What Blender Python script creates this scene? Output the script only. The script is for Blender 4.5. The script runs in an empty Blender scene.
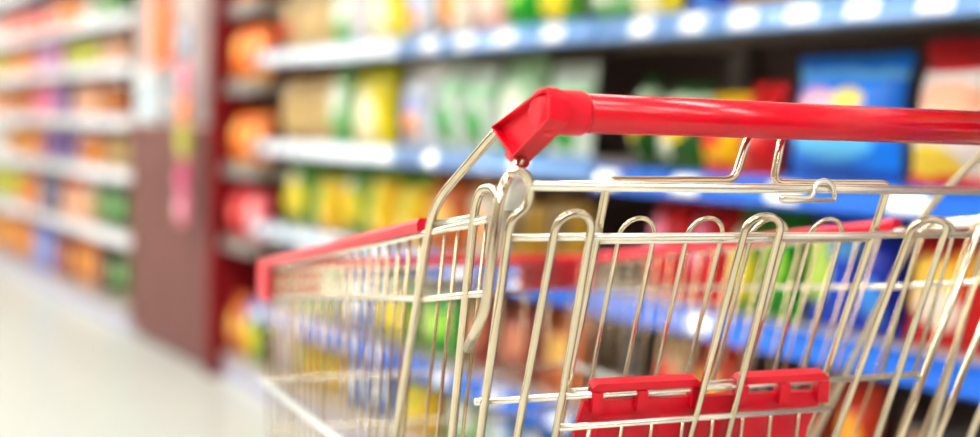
import bpy, bmesh, math, random
from math import sin, cos, tan, atan, radians, pi, sqrt
from mathutils import Vector, Matrix

# ------------------------------------------------------------------ camera, world, lights, exposure
SC = bpy.context.scene
COL = SC.collection
FPX = 1361.0                      # focal length in pixels of a 980 px wide frame
TH, PITCH, ROLL, CAMH = radians(30.4), atan(86.5 / FPX), atan(0.030), 1.01
_f0 = Vector((sin(TH), cos(TH), 0)); _r0 = Vector((cos(TH), -sin(TH), 0))
FW = _f0 * cos(PITCH) - Vector((0, 0, 1)) * sin(PITCH)
_u0 = _r0.cross(FW)
RT = _r0 * cos(ROLL) + _u0 * sin(ROLL)
UP = _u0 * cos(ROLL) - _r0 * sin(ROLL)
CAM = Vector((0, 0, CAMH))
cd = bpy.data.cameras.new('camera')
cam = bpy.data.objects.new('camera', cd); COL.objects.link(cam)
m = Matrix((RT, UP, -FW)).transposed().to_4x4(); m.translation = CAM
cam.matrix_world = m
cd.sensor_width = 36.0; cd.lens = FPX * 36.0 / 980.0
cd.clip_start = 0.05; cd.clip_end = 100
cd.dof.use_dof = True; cd.dof.focus_distance = 1.11; cd.dof.aperture_fstop = 2.0
SC.camera = cam

w = bpy.data.worlds.new('world'); SC.world = w; w.use_nodes = True
w.node_tree.nodes['Background'].inputs[0].default_value = (1.0, 0.98, 0.95, 1)
w.node_tree.nodes['Background'].inputs[1].default_value = 0.6
SC.view_settings.view_transform = 'Standard'; SC.view_settings.look = 'None'
SC.view_settings.gamma = 1.0; SC.view_settings.use_curve_mapping = False
SC.view_settings.exposure = 0.14
LAMP = 56.0                       # emission of the ceiling light diffusers
SC.cycles.use_denoising = True
SC.cycles.max_bounces = 8; SC.cycles.diffuse_bounces = 4; SC.cycles.glossy_bounces = 4
SC.cycles.caustics_reflective = False; SC.cycles.caustics_refractive = False

RNG = random.Random(7)

# ------------------------------------------------------------------ helpers: photo pixel -> direction -> point on a real plane
def ray(x, y): return FW + RT * ((x - 490) / FPX) - UP * ((y - 218.5) / FPX)
def hit(x, y, n, c):
    d = ray(x, y); return CAM + d * ((c - n.dot(CAM)) / n.dot(d))
def project(p):
    d = Vector(p) - CAM; z = d.dot(FW)
    return 490 + FPX * d.dot(RT) / z, 218.5 - FPX * d.dot(UP) / z
def y_of_px(px, x, z):            # position along the shelf row (world y) seen at picture column px
    lo, hi = 0.6, 14.0
    for _ in range(40):
        mid = (lo + hi) / 2
        if project((x, mid, z))[0] > px: lo = mid
        else: hi = mid
    return lo

# ------------------------------------------------------------------ materials
def s2l(c): return tuple(((v / 255.0) / 12.92 if v / 255.0 <= 0.04045 else ((v / 255.0 + 0.055) / 1.055) ** 2.4) for v in c)
def rgba(c): return (*s2l(c), 1)
MATS = {}
def base_mat(name):
    mt = bpy.data.materials.new(name); mt.use_nodes = True
    b = mt.node_tree.nodes['Principled BSDF']; MATS[name] = mt
    return mt, b, mt.node_tree.nodes, mt.node_tree.links
def mat(name, col, rough=0.5, metal=0.0, var=0.06, scale=20.0, bump=0.0, spec=0.5, coat=0.0):
    mt, b, N, L = base_mat(name)
    b.inputs['Roughness'].default_value = rough; b.inputs['Metallic'].default_value = metal
    b.inputs['Specular IOR Level'].default_value = spec; b.inputs['Coat Weight'].default_value = coat
    tc = N.new('ShaderNodeTexCoord'); nz = N.new('ShaderNodeTexNoise'); nz.inputs['Scale'].default_value = scale
    nz.inputs['Detail'].default_value = 3
    L.new(tc.outputs['Object'], nz.inputs['Vector'])
    mx = N.new('ShaderNodeMix'); mx.data_type = 'RGBA'
    c = s2l(col)
    mx.inputs[6].default_value = (*[v * (1 - var) for v in c], 1)
    mx.inputs[7].default_value = (*[min(1, v * (1 + var)) for v in c], 1)
    L.new(nz.outputs['Fac'], mx.inputs[0]); L.new(mx.outputs[2], b.inputs['Base Color'])
    if bump:
        bp = N.new('ShaderNodeBump'); bp.inputs['Strength'].default_value = bump; bp.inputs['Distance'].default_value = 0.002
        L.new(nz.outputs['Fac'], bp.inputs['Height']); L.new(bp.outputs['Normal'], b.inputs['Normal'])
    return mt
def printed(name, base, shapes, rough=0.36, coat=0.08):
    """printed pack: flat colour plus printed bands ('band', z0, z1) and ovals ('oval', cx, cz, rx, rz)"""
    mt, b, N, L = base_mat(name)
    b.inputs['Roughness'].default_value = rough; b.inputs['Coat Weight'].default_value = coat; b.inputs['Coat Roughness'].default_value = 0.12; b.inputs['Specular IOR Level'].default_value = 0.3
    tc = N.new('ShaderNodeTexCoord'); sp = N.new('ShaderNodeSeparateXYZ'); L.new(tc.outputs['Generated'], sp.inputs[0])
    nz = N.new('ShaderNodeTexNoise'); nz.inputs['Scale'].default_value = 5.0; L.new(tc.outputs['Generated'], nz.inputs['Vector'])
    def M(op, a, bb):
        n = N.new('ShaderNodeMath'); n.operation = op
        for i, v in enumerate((a, bb)):
            if isinstance(v, (int, float)): n.inputs[i].default_value = v
            else: L.new(v, n.inputs[i])
        return n.outputs[0]
    mx = N.new('ShaderNodeMix'); mx.data_type = 'RGBA'
    c = tuple(v ** 1.65 for v in s2l(base)); mx.inputs[6].default_value = (*[v * 0.8 for v in c], 1); mx.inputs[7].default_value = (*[min(1, v * 1.12) for v in c], 1)
    L.new(nz.outputs['Fac'], mx.inputs[0]); cur = mx.outputs[2]
    wob = M('MULTIPLY', M('SUBTRACT', nz.outputs['Fac'], 0.5), 0.25)
    for kind, *a in shapes:
        col = a[-1]
        if kind == 'band':
            z = M('ADD', sp.outputs[2], M('MULTIPLY', wob, 0.4))
            f = M('MULTIPLY', M('GREATER_THAN', z, a[0]), M('LESS_THAN', z, a[1]))
        else:
            dx = M('DIVIDE', M('SUBTRACT', sp.outputs[0], a[0]), a[2]); dz = M('DIVIDE', M('SUBTRACT', sp.outputs[2], a[1]), a[3])
            r = M('ADD', M('ADD', M('MULTIPLY', dx, dx), M('MULTIPLY', dz, dz)), wob)
            f = M('LESS_THAN', r, 1.0)
        m2 = N.new('ShaderNodeMix'); m2.data_type = 'RGBA'; L.new(f, m2.inputs[0]); L.new(cur, m2.inputs[6]); m2.inputs[7].default_value = (*[v ** 1.35 for v in s2l(col)], 1)
        cur = m2.outputs[2]
    L.new(cur, b.inputs['Base Color'])
    return mt
def emit(name, col, s):
    mt, b, N, L = base_mat(name)
    b.inputs['Base Color'].default_value = rgba(col); b.inputs['Emission Color'].default_value = rgba(col); b.inputs['Emission Strength'].default_value = s
    return mt

mat('wire_zinc', (212, 197, 170), 0.15, 1.0, 0.05, 60, 0.03)
mat('wire_plated_lit', (242, 236, 220), 0.25, 0.8, 0.04, 60, 0.02)  # whiter base: overhead light on the horizontal wires put into the colour
mat('wire_coated', (224, 232, 228), 0.3, 0.0, 0.03, 40, coat=0.5)
mat('red_plastic', (196, 0, 26), 0.2, 0, 0.05, 30, 0.02, spec=0.4)
mat('red_plastic_matt', (208, 0, 30), 0.36, 0, 0.05, 30, 0.02, spec=0.3)
mat('red_rim', (206, 0, 36), 0.3, 0, 0.04, 30, spec=0.35)
mat('wire_upright', (192, 168, 132), 0.25, 1.0, 0.06, 60)
mat('white_nylon', (232, 228, 214), 0.4, 0, 0.04, 30)
mat('rubber', (50, 50, 52), 0.6, 0, 0.1, 30)
mat('floor_tile', (208, 211, 201), 0.28, 0, 0.035, 1.2)
mat('wall_paint', (150, 140, 128), 0.7, 0, 0.03, 3)
mat('wall_light', (236, 232, 226), 0.7, 0, 0.03, 3)
mat('ceiling_white', (238, 238, 234), 0.8, 0, 0.02, 3)
mat('shelf_cream', (176, 164, 150), 0.5, 0, 0.05, 8)
mat('back_shade', (74, 52, 46), 0.6, 0, 0.1, 6)  # dark brown back: deep shade of the shelf recess put into the colour
mat('upright_grey', (120, 112, 104), 0.5, 0, 0.06, 6)
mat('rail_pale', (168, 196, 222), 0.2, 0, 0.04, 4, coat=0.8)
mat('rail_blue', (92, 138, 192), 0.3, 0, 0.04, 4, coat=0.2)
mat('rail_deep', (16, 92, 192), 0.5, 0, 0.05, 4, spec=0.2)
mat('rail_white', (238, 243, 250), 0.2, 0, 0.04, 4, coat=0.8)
mat('tag_white', (246, 247, 248), 0.18, 0, 0.02, 30, coat=1.0)
mat('kick_pale', (178, 176, 196), 0.5, 0, 0.12, 3)
mat('red_upright', (112, 4, 14), 0.5, 0, 0.08, 5, spec=0.2)
mat('brown_wood', (100, 58, 52), 0.55, 0, 0.16, 4, spec=0.2)
mat('brown_top', (126, 66, 44), 0.5, 0, 0.1, 4)
mat('plinth_dark', (84, 34, 34), 0.5, 0, 0.1, 4)
mat('fixture_white', (240, 240, 238), 0.5, 0, 0.02, 4)
emit('diffuser', (252, 252, 252), LAMP)
mat('lid_white', (236, 236, 232), 0.35, 0, 0.03, 10)
mat('lid_gold', (206, 160, 60), 0.3, 0.6, 0.05, 10)
mat('lid_red', (190, 24, 30), 0.35, 0, 0.03, 10)
mat('lid_blue', (40, 80, 170), 0.35, 0, 0.03, 10)

W_, CR, YE, GR, RE, OR, BL, PK = (248, 246, 240), (236, 222, 180), (244, 214, 20), (60, 160, 60), (214, 28, 34), (240, 150, 40), (40, 130, 220), (236, 140, 160)
P = printed
P('tan', (214, 194, 150), [('oval', .5, .55, .3, .2, (196, 168, 118)), ('band', .86, .93, (178, 140, 90))])
P('tan_red', (216, 198, 160), [('oval', .55, .32, .26, .16, (214, 70, 60)), ('band', .0, .1, (160, 190, 160))])
P('greenwhite', (168, 206, 160), [('oval', .5, .6, .34, .22, (232, 238, 226)), ('band', .0, .24, (96, 168, 96))])
P('yellow_white', (226, 214, 20), [('oval', .4, .35, .34, .32, (246, 240, 206)), ('band', .8, 1.0, (196, 196, 24))])
P('silver_spot', (214, 218, 224), [('oval', .5, .3, .2, .14, (236, 156, 50)), ('oval', .45, .52, .34, .09, (150, 166, 220)), ('band', .82, 1, W_)], 0.22, 0.8)
P('white_green', (222, 230, 222), [('oval', .5, .28, .3, .22, (60, 166, 76)), ('band', .6, .74, (160, 210, 166))], 0.25, 0.6)
P('palegreen', (190, 216, 186), [('oval', .5, .45, .3, .26, (226, 232, 214)), ('band', 0, .2, (90, 150, 80))])
P('leaf_green', (58, 118, 46), [('oval', .5, .5, .3, .22, (226, 200, 60)), ('band', .7, .85, (206, 222, 200)), ('oval', .3, .25, .2, .12, (220, 228, 214))])
P('bright_green', (28, 170, 52), [('oval', .5, .5, .28, .2, (180, 226, 90)), ('band', .84, 1, (16, 120, 40))])
P('white_orange', (234, 228, 214), [('oval', .45, .4, .28, .22, (240, 166, 70)), ('band', .8, 1, (220, 160, 80))])
P('yellow_red', (240, 206, 40), [('oval', .5, .5, .26, .22, (220, 40, 40)), ('band', 0, .14, (214, 60, 50))])
P('red_pack', (206, 30, 44), [('oval', .5, .5, .28, .2, (240, 130, 120))])
P('pink_beige', (226, 190, 176), [('oval', .5, .4, .3, .24, (238, 214, 200)), ('band', .8, 1, (206, 90, 80))])
P('blue_pack', (20, 160, 240), [('oval', .36, .60, .2, .12, (236, 190, 210)), ('oval', .64, .62, .13, .1, (246, 226, 130)), ('oval', .5, .3, .34, .14, (120, 200, 240)), ('band', .80, .87, (140, 206, 244)), ('band', .0, .1, (20, 90, 180))])
P('white_redtop', (232, 226, 222), [('oval', .5, 1.0, .75, .26, (206, 8, 44)), ('oval', .55, .56, .34, .12, (240, 190, 160)), ('oval', .34, .14, .32, .13, (238, 214, 80)), ('band', .0, .08, (206, 40, 50))], 0.35, 0.2)
P('yellow_flower', (236, 204, 24), [('oval', .5, .55, .26, .22, (206, 200, 60)), ('band', .8, 1, (120, 160, 60)), ('oval', .4, .25, .2, .14, (246, 236, 150))])
P('green_yellow', (110, 162, 66), [('oval', .5, .4, .32, .3, (232, 214, 50)), ('oval', .4, .72, .2, .1, (226, 236, 210))])
P('orange_brown', (204, 128, 56), [('oval', .5, .5, .3, .2, (232, 190, 110))])
P('orange_bag', (238, 146, 34), [('oval', .5, .62, .3, .2, (248, 190, 110)), ('band', 0, .16, (226, 180, 40))])
P('white_gloss', (236, 236, 240), [('oval', .5, .5, .3, .2, (226, 190, 200))], 0.16, 1.0)
P('pink_red', (222, 120, 130), [('oval', .5, .5, .3, .3, (240, 190, 190)), ('band', .8, 1, (180, 20, 30))])
P('greyblue', (176, 196, 212), [('oval', .5, .5, .3, .25, (226, 234, 238)), ('band', 0, .2, (110, 160, 190))])
P('olive_gold', (188, 158, 46), [('oval', .5, .5, .3, .25, (120, 96, 30)), ('band', .8, 1, (90, 60, 40))])
P('dark_green', (40, 66, 40), [('oval', .5, .4, .26, .2, (60, 130, 60)), ('band', .7, .9, (90, 26, 34))])
P('red_pinkcentre', (216, 22, 50), [('oval', .35, .55, .26, .24, (240, 150, 180)), ('band', .86, 1, (150, 14, 30))])
P('bluelime', (30, 110, 214), [('oval', .36, .5, .3, .3, (196, 220, 110)), ('oval', .78, .7, .14, .12, (120, 190, 240))])
P('blue_deep', (22, 80, 190), [('oval', .5, .3, .3, .2, (80, 160, 230)), ('band', .85, 1, (16, 40, 110))])
P('red_yellow', (210, 24, 40), [('oval', .4, .45, .32, .26, (246, 206, 90)), ('oval', .5, .3, .26, .16, (246, 230, 214)), ('oval', .75, .65, .16, .12, (248, 190, 30))])
P('black_stripe', (34, 30, 32), [('band', .42, .5, (120, 112, 104)), ('oval', .5, .72, .3, .1, (90, 80, 74))], 0.35, 0.2)
P('beige_red', (222, 196, 160), [('oval', .5, .6, .22, .16, (222, 46, 36)), ('band', 0, .16, (150, 170, 90))])
P('orange_red', (216, 92, 40), [('oval', .5, .5, .3, .24, (240, 176, 60))])
P('dark_brown', (74, 56, 46), [('oval', .5, .5, .3, .22, (150, 110, 70))])
P('brick', (168, 92, 70), [('oval', .5, .5, .3, .2, (206, 140, 110))])
P('bluewhite', (90, 150, 214), [('oval', .5, .5, .34, .3, (226, 236, 244))])
P('pink', (232, 140, 170), [('oval', .5, .5, .3, .25, (250, 214, 224))])
P('magenta', (206, 40, 130), [('oval', .5, .4, .3, .2, (240, 150, 190))])
P('purple', (110, 66, 150), [('oval', .5, .5, .3, .2, (190, 160, 214))])
P('lilac', (200, 136, 190), [('oval', .5, .5, .3, .2, (232, 200, 226))])
P('lime', (196, 200, 50), [('oval', .5, .5, .3, .2, (230, 230, 130))])
P('peach', (230, 184, 150), [('oval', .5, .5, .3, .2, (244, 220, 200))])
P('salmon', (234, 140, 116), [('oval', .5, .5, .3, .2, (246, 206, 190))])
P('amber', (222, 150, 40), [('oval', .5, .5, .3, .2, (240, 200, 120))])
P('brown_org', (176, 108, 40), [('oval', .5, .5, .3, .2, (224, 170, 90))])
P('navy', (44, 60, 120), [('oval', .5, .5, .3, .2, (140, 160, 210))])
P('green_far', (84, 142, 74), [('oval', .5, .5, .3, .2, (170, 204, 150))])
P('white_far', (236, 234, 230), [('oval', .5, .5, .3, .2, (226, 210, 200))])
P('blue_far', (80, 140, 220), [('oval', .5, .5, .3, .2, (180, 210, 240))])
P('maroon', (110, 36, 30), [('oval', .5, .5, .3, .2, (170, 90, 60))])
P('pinkorange', (238, 140, 100), [('band', .0, .42, (240, 130, 40)), ('band', .6, 1, (240, 170, 180))])
P('icewhite', (226, 240, 244), [('oval', .5, .5, .34, .3, (246, 252, 254))], 0.2, 0.6)

# ------------------------------------------------------------------ mesh helpers
def new_obj(name, mesh, material=None, parent=None):
    o = bpy.data.objects.new(name, mesh); COL.objects.link(o)
    if material:
        if len(mesh.materials) == 0: mesh.materials.append(MATS[material])
    if parent: o.parent = parent
    return o
def set_mat(o, material):
    if len(o.data.materials) == 0: o.data.materials.append(None)
    o.material_slots[0].link = 'OBJECT'; o.material_slots[0].material = MATS[material]
def empty(name, loc=(0, 0, 0), rz=0.0):
    o = bpy.data.objects.new(name, None); COL.objects.link(o); o.location = loc; o.rotation_euler = (0, 0, rz); o.empty_display_size = 0.05
    return o
def tag(o, label=None, cat=None, group=None, kind=None):
    if label: o['label'] = label
    if cat: o['category'] = cat
    if group: o['group'] = group
    if kind: o['kind'] = kind
    return o
class MB:
    def __init__(s): s.v = []; s.f = []; s.sm = []
    def add(s, vs, fs, smooth=True):
        k = len(s.v); s.v += [tuple(p) for p in vs]; s.f += [tuple(i + k for i in f) for f in fs]; s.sm += [smooth] * len(fs); return s
    def box(s, a, b):
        (x0, y0, z0), (x1, y1, z1) = a, b
        return s.add([(x0, y0, z0), (x1, y0, z0), (x1, y1, z0), (x0, y1, z0), (x0, y0, z1), (x1, y0, z1), (x1, y1, z1), (x0, y1, z1)],
                     [(0, 3, 2, 1), (4, 5, 6, 7), (0, 1, 5, 4), (1, 2, 6, 5), (2, 3, 7, 6), (3, 0, 4, 7)], False)
    def prism(s, pts, off):      # polygon pts (3D) extruded by vector off
        n = len(pts); o = Vector(off); P2 = [Vector(p) + o for p in pts]
        return s.add(list(pts) + P2, [tuple(range(n - 1, -1, -1)), tuple(range(n, 2 * n))] + [(i, (i + 1) % n, n + (i + 1) % n, n + i) for i in range(n)], False)
    def tube(s, pts, r, n=8, closed=False):
        pts = [Vector(p) for p in pts]
        q = [pts[0]]
        for p in pts[1:]:
            if (p - q[-1]).length > 1e-6: q.append(p)
        if closed and (q[0] - q[-1]).length < 1e-6: q.pop()
        pts = q; m_ = len(pts)
        T = []
        for i in range(m_):
            a = pts[i - 1] if (i > 0 or closed) else pts[i]; b = pts[(i + 1) % m_] if (i < m_ - 1 or closed) else pts[i]
            T.append((b - a).normalized())
        nrm = T[0].orthogonal().normalized(); vs = []
        for i in range(m_):
            if i: nrm = (T[i - 1].rotation_difference(T[i]) @ nrm)
            nrm = (nrm - T[i] * nrm.dot(T[i])).normalized(); bn = T[i].cross(nrm)
            rr = r[i] if isinstance(r, (list, tuple)) else r
            vs += [pts[i] + (nrm * cos(2 * pi * j / n) + bn * sin(2 * pi * j / n)) * rr for j in range(n)]
        fs = []
        for i in range(m_ if closed else m_ - 1):
            a, b = i * n, ((i + 1) % m_) * n
            fs += [(a + j, a + (j + 1) % n, b + (j + 1) % n, b + j) for j in range(n)]
        s.add(vs, fs, True)
        if not closed:
            k = len(s.v) - m_ * n
            s.f += [tuple(k + j for j in range(n - 1, -1, -1)), tuple(k + (m_ - 1) * n + j for j in range(n))]; s.sm += [False, False]
        return s
    def lathe(s, prof, n=16):
        vs = []; fs = []
        for (r, z) in prof: vs += [(r * cos(2 * pi * j / n), r * sin(2 * pi * j / n), z) for j in range(n)]
        for i in range(len(prof) - 1):
            fs += [(i * n + j, i * n + (j + 1) % n, (i + 1) * n + (j + 1) % n, (i + 1) * n + j) for j in range(n)]
        s.add(vs, fs, True)
        k = len(s.v) - len(vs)
        s.f += [tuple(k + j for j in range(n - 1, -1, -1)), tuple(k + (len(prof) - 1) * n + j for j in range(n))]; s.sm += [False, False]
        return s
    def mesh(s, name):
        me = bpy.data.meshes.new(name); me.from_pydata(s.v, [], s.f)
        me.polygons.foreach_set('use_smooth', s.sm); me.update(); return me
    def build(s, name, material, parent=None):
        me = s.mesh(name); me.materials.append(MATS[material]); return new_obj(name, me, None, parent)
def fillet(pts, rad, n=5):
    pts = [Vector(p) for p in pts]; out = [pts[0]]
    for i in range(1, len(pts) - 1):
        a, b, c = pts[i - 1], pts[i], pts[i + 1]; d1 = a - b; d2 = c - b
        r = min(rad, d1.length * 0.48, d2.length * 0.48)
        p0 = b + d1.normalized() * r; p1 = b + d2.normalized() * r
        for k in range(n + 1):
            t = k / n; out.append(p0 * (1 - t) ** 2 + b * (2 * t * (1 - t)) + p1 * t * t)
    out.append(pts[-1]); return out
def bevel_box_mesh(name, a, b, bev=0.004, seg=2):
    bm = bmesh.new(); bmesh.ops.create_cube(bm, size=1.0)
    for v in bm.verts: v.co = Vector([a[i] + (v.co[i] + 0.5) * (b[i] - a[i]) for i in range(3)])
    bmesh.ops.bevel(bm, geom=bm.edges[:], offset=bev, segments=seg, affect='EDGES', profile=0.6)
    me = bpy.data.meshes.new(name); bm.to_mesh(me); bm.free(); return me
def copy_tree(o, parent=None):
    c = o.copy(); COL.objects.link(c)
    if parent: c.parent = parent
    for ch in o.children: copy_tree(ch, c)
    return c

# ------------------------------------------------------------------ the setting
X0 = 1.79                                  # front plane of the shelf row (runs along +y)
YA, YB, XL, XR, CEIL = -4.5, 11.6, -3.6, 2.34, 3.3
def slab(name, a, b, material):
    return tag(MB().box(a, b).build(name, material), kind='structure')
fl = slab('floor', (XL - .1, YA - .1, -0.06), (XR + .1, YB + .1, -0.004), 'plinth_dark')
tm = bevel_box_mesh('floor_tile', (-.2988, -.2988, -0.004), (.2988, .2988, 0.0), 0.0012, 1); tm.materials.append(MATS['floor_tile'])
nx, ny = int((XR - XL) / .6) + 1, int((YB - YA) / .6) + 1
for i in range(nx):
    for j in range(ny):
        cx, cy = XL + .3 + i * .6, YA + .3 + j * .6
        if cx > 2.3 or cx < -1.6 or cy < -1.2: continue
        new_obj('floor_tile', tm, None, fl).location = (cx, cy, 0)
slab('floor_border', (XL, YA, -0.004), (-1.5, YB, 0.0), 'floor_tile')
slab('ceiling', (XL - .1, YA - .1, CEIL), (XR + .1, YB + .1, CEIL + .08), 'ceiling_white')
slab('wall_right', (XR, YA - .1, 0), (XR + .1, YB + .1, CEIL), 'wall_light')
slab('wall_left', (XL - .1, YA - .1, 0), (XL, YB + .1, CEIL), 'wall_paint')
slab('wall_back', (XL, YB, 0), (XR, YB + .1, CEIL), 'wall_light')
slab('wall_front', (XL, YA - .1, 0), (XR, YA, CEIL), 'wall_paint')

# ceiling lights: long diffusers in rows above the aisle
def ceiling_light(x, y, first=[None]):
    if first[0] is None:
        o = empty('ceiling_light', (0, 0, CEIL))
        MB().box((-.16, -.68, -.07), (-.13, .68, 0)).box((.13, -.68, -.07), (.16, .68, 0)).box((-.13, -.68, -.07), (.13, -.65, 0)).box((-.13, .65, -.07), (.13, .68, 0)).box((-.13, -.65, -.02), (.13, .65, 0)).build('housing', 'fixture_white', o)
        [MB().tube([(tx, -.63, -.05), (tx, .63, -.05)], .02, 10).build('lamp_tube', 'diffuser', o) for tx in (-.065, .065)]
        first[0] = o
    else: o = copy_tree(first[0])
    o.location = (x, y, CEIL); return o
k = 0
for x, nm in ((0.35, 'above the aisle beside the shelves'), (-1.2, 'over the open floor'), (-3.0, 'along the left wall')):
    for y in (-3.4, -1.4, .6, 2.6, 4.6, 6.6, 8.6, 10.6):
        o = ceiling_light(x, y)
        k = {10.6: 'first', 8.6: 'second', 6.6: 'third', 4.6: 'fourth', 2.6: 'fifth', .6: 'sixth', -1.4: 'seventh', -3.4: 'eighth'}[y]
        tag(o, f'white ceiling light with tubes {nm}, {k} from the back wall', 'ceiling light', 'ceiling lights ' + nm)

# ------------------------------------------------------------------ shelf bays
DEP = 0.46
def shelf_bay(name, y0, y1, heights, rails, tags, label, back='back_shade', top=1.95, side=None, base=0.1, xf=X0):
    o = empty(name, (xf, y0, 0)); L = y1 - y0
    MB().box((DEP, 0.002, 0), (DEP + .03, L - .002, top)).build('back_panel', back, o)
    for yy in (0.001, L - .021):
        MB().box((DEP - .05, yy, 0), (DEP, yy + .02, top)).box((.06, yy, 0.0), (DEP - .05, yy + .02, .09)).build('upright', side or 'upright_grey', o)
    MB().box((.012, .002, 0), (.03, L - .002, base - .02)).build('kick_plate', 'kick_pale', o)
    MB().box((.002, .002, base - .02), (DEP - .05, L - .002, base)).build('base_deck', 'shelf_cream', o)
    for h, rl, tg in zip(heights, rails, tags):
        zt = h + 0.018
        MB().box((.006, .022, zt - .026), (DEP - .05, L - .022, zt)).box((.03, .03, zt - .045), (DEP - .06, .04, zt - .026)).box((.03, L - .04, zt - .045), (DEP - .06, L - .03, zt - .026)).build('shelf_board', 'shelf_cream', o)
        # rail: convex strip with lips top and bottom
        prof = [(0.004, -.028), (-.014, -.028), (-.0185, -.0255), (-.019, -.022), (-.0165, -.019), (-.0125, -.006), (-.008, .006), (-.0045, .018), (-.007, .0205), (-.0075, .024), (-.005, .0275), (-.002, .0285), (0.004, .028)]
        r = MB().prism([(a, .002, h + b) for a, b in prof], (0, L - .004, 0)).build('price_rail', rl, o)
        for p_ in r.data.polygons: p_.use_smooth = len(p_.vertices) == 4
        wdt, gap, off = tg
        yy = off
        while wdt and yy + wdt < L - .01:
            jit = RNG.uniform(-.4, .4) * min(gap, .05)
            ty = yy + jit * .5
            t = MB().prism([(-.0178, ty, h - .0185), (-.0140, ty, h - .006), (-.0095, ty, h + .006), (-.0060, ty, h + .0178), (-.0048, ty, h + .0174), (-.0160, ty, h - .0187)], (0, wdt, 0)).build('price_tag', 'tag_white', r)
            yy += wdt + gap
    tag(o, label, 'shelf unit')
    return o
FARH = (0.435, 0.745, 1.005, 1.265, 1.50, 1.78)
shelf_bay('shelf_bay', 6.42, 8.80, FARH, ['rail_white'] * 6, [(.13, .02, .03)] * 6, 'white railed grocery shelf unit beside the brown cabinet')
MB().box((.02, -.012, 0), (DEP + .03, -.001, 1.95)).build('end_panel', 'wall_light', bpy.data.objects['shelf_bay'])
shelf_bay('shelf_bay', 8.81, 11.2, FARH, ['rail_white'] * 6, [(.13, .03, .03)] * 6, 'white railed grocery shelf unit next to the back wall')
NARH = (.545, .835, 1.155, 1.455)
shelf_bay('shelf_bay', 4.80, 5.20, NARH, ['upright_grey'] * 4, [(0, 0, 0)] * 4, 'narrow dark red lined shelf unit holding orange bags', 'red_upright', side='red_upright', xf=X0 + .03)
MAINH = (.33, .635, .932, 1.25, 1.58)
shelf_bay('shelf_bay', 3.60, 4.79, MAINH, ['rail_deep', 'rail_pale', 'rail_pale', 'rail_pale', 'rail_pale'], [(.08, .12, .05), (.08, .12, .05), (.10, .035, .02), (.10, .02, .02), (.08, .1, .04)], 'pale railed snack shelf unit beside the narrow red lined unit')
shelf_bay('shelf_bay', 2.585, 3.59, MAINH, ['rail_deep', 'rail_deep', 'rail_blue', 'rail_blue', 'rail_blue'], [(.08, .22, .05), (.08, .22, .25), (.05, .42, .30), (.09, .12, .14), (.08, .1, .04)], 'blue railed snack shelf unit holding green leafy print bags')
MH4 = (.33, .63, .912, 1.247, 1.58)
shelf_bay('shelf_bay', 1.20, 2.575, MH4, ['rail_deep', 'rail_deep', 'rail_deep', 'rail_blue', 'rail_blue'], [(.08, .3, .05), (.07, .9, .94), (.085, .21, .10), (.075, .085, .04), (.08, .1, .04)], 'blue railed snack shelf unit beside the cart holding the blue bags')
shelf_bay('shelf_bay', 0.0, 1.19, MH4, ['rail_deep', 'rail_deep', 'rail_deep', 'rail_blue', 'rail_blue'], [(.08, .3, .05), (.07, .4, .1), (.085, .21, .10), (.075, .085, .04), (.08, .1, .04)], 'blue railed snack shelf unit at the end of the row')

# dark red upright between the narrow unit and the brown cabinet
o = empty('red_post', (X0 - .015, 5.205, 0))
MB().box((0, 0, 0.03), (.5, .045, 2.3)).build('post_body', 'red_upright', o)
MB().box((-.004, -.002, 0), (.504, .047, .03)).build('plinth', 'plinth_dark', o)
MB().box((-.006, .01, .05), (0, .035, 2.25)).build('face_strip', 'red_upright', o)
tag(o, 'tall dark red upright post between shelf unit and brown cabinet', 'post')

# brown cabinet
CY0, CY1, CH = 5.26, 6.40, 1.0
o = empty('brown_cabinet', (X0 - .01, CY0, 0)); L = CY1 - CY0
MB().box((.02, 0, .05), (.5, L, CH - .03)).build('cabinet_body', 'brown_wood', o)
for a, b in ((.003, .568), (.572, 1.137)):
    p_ = new_obj('door_panel', bevel_box_mesh('door_panel', (0, a, .06), (.02, b, CH - .035), .003, 1), None, o); p_.data.materials.append(MATS['brown_wood'])
MB().box((.03, 0, 0), (.5, L, .05)).build('plinth', 'plinth_dark', o)
MB().box((-.012, -.002, CH - .03), (.5, L + .002, CH)).build('cabinet_top', 'brown_top', o)
tag(o, 'brown wood fronted low cabinet standing between the shelf units', 'cabinet')

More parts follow.
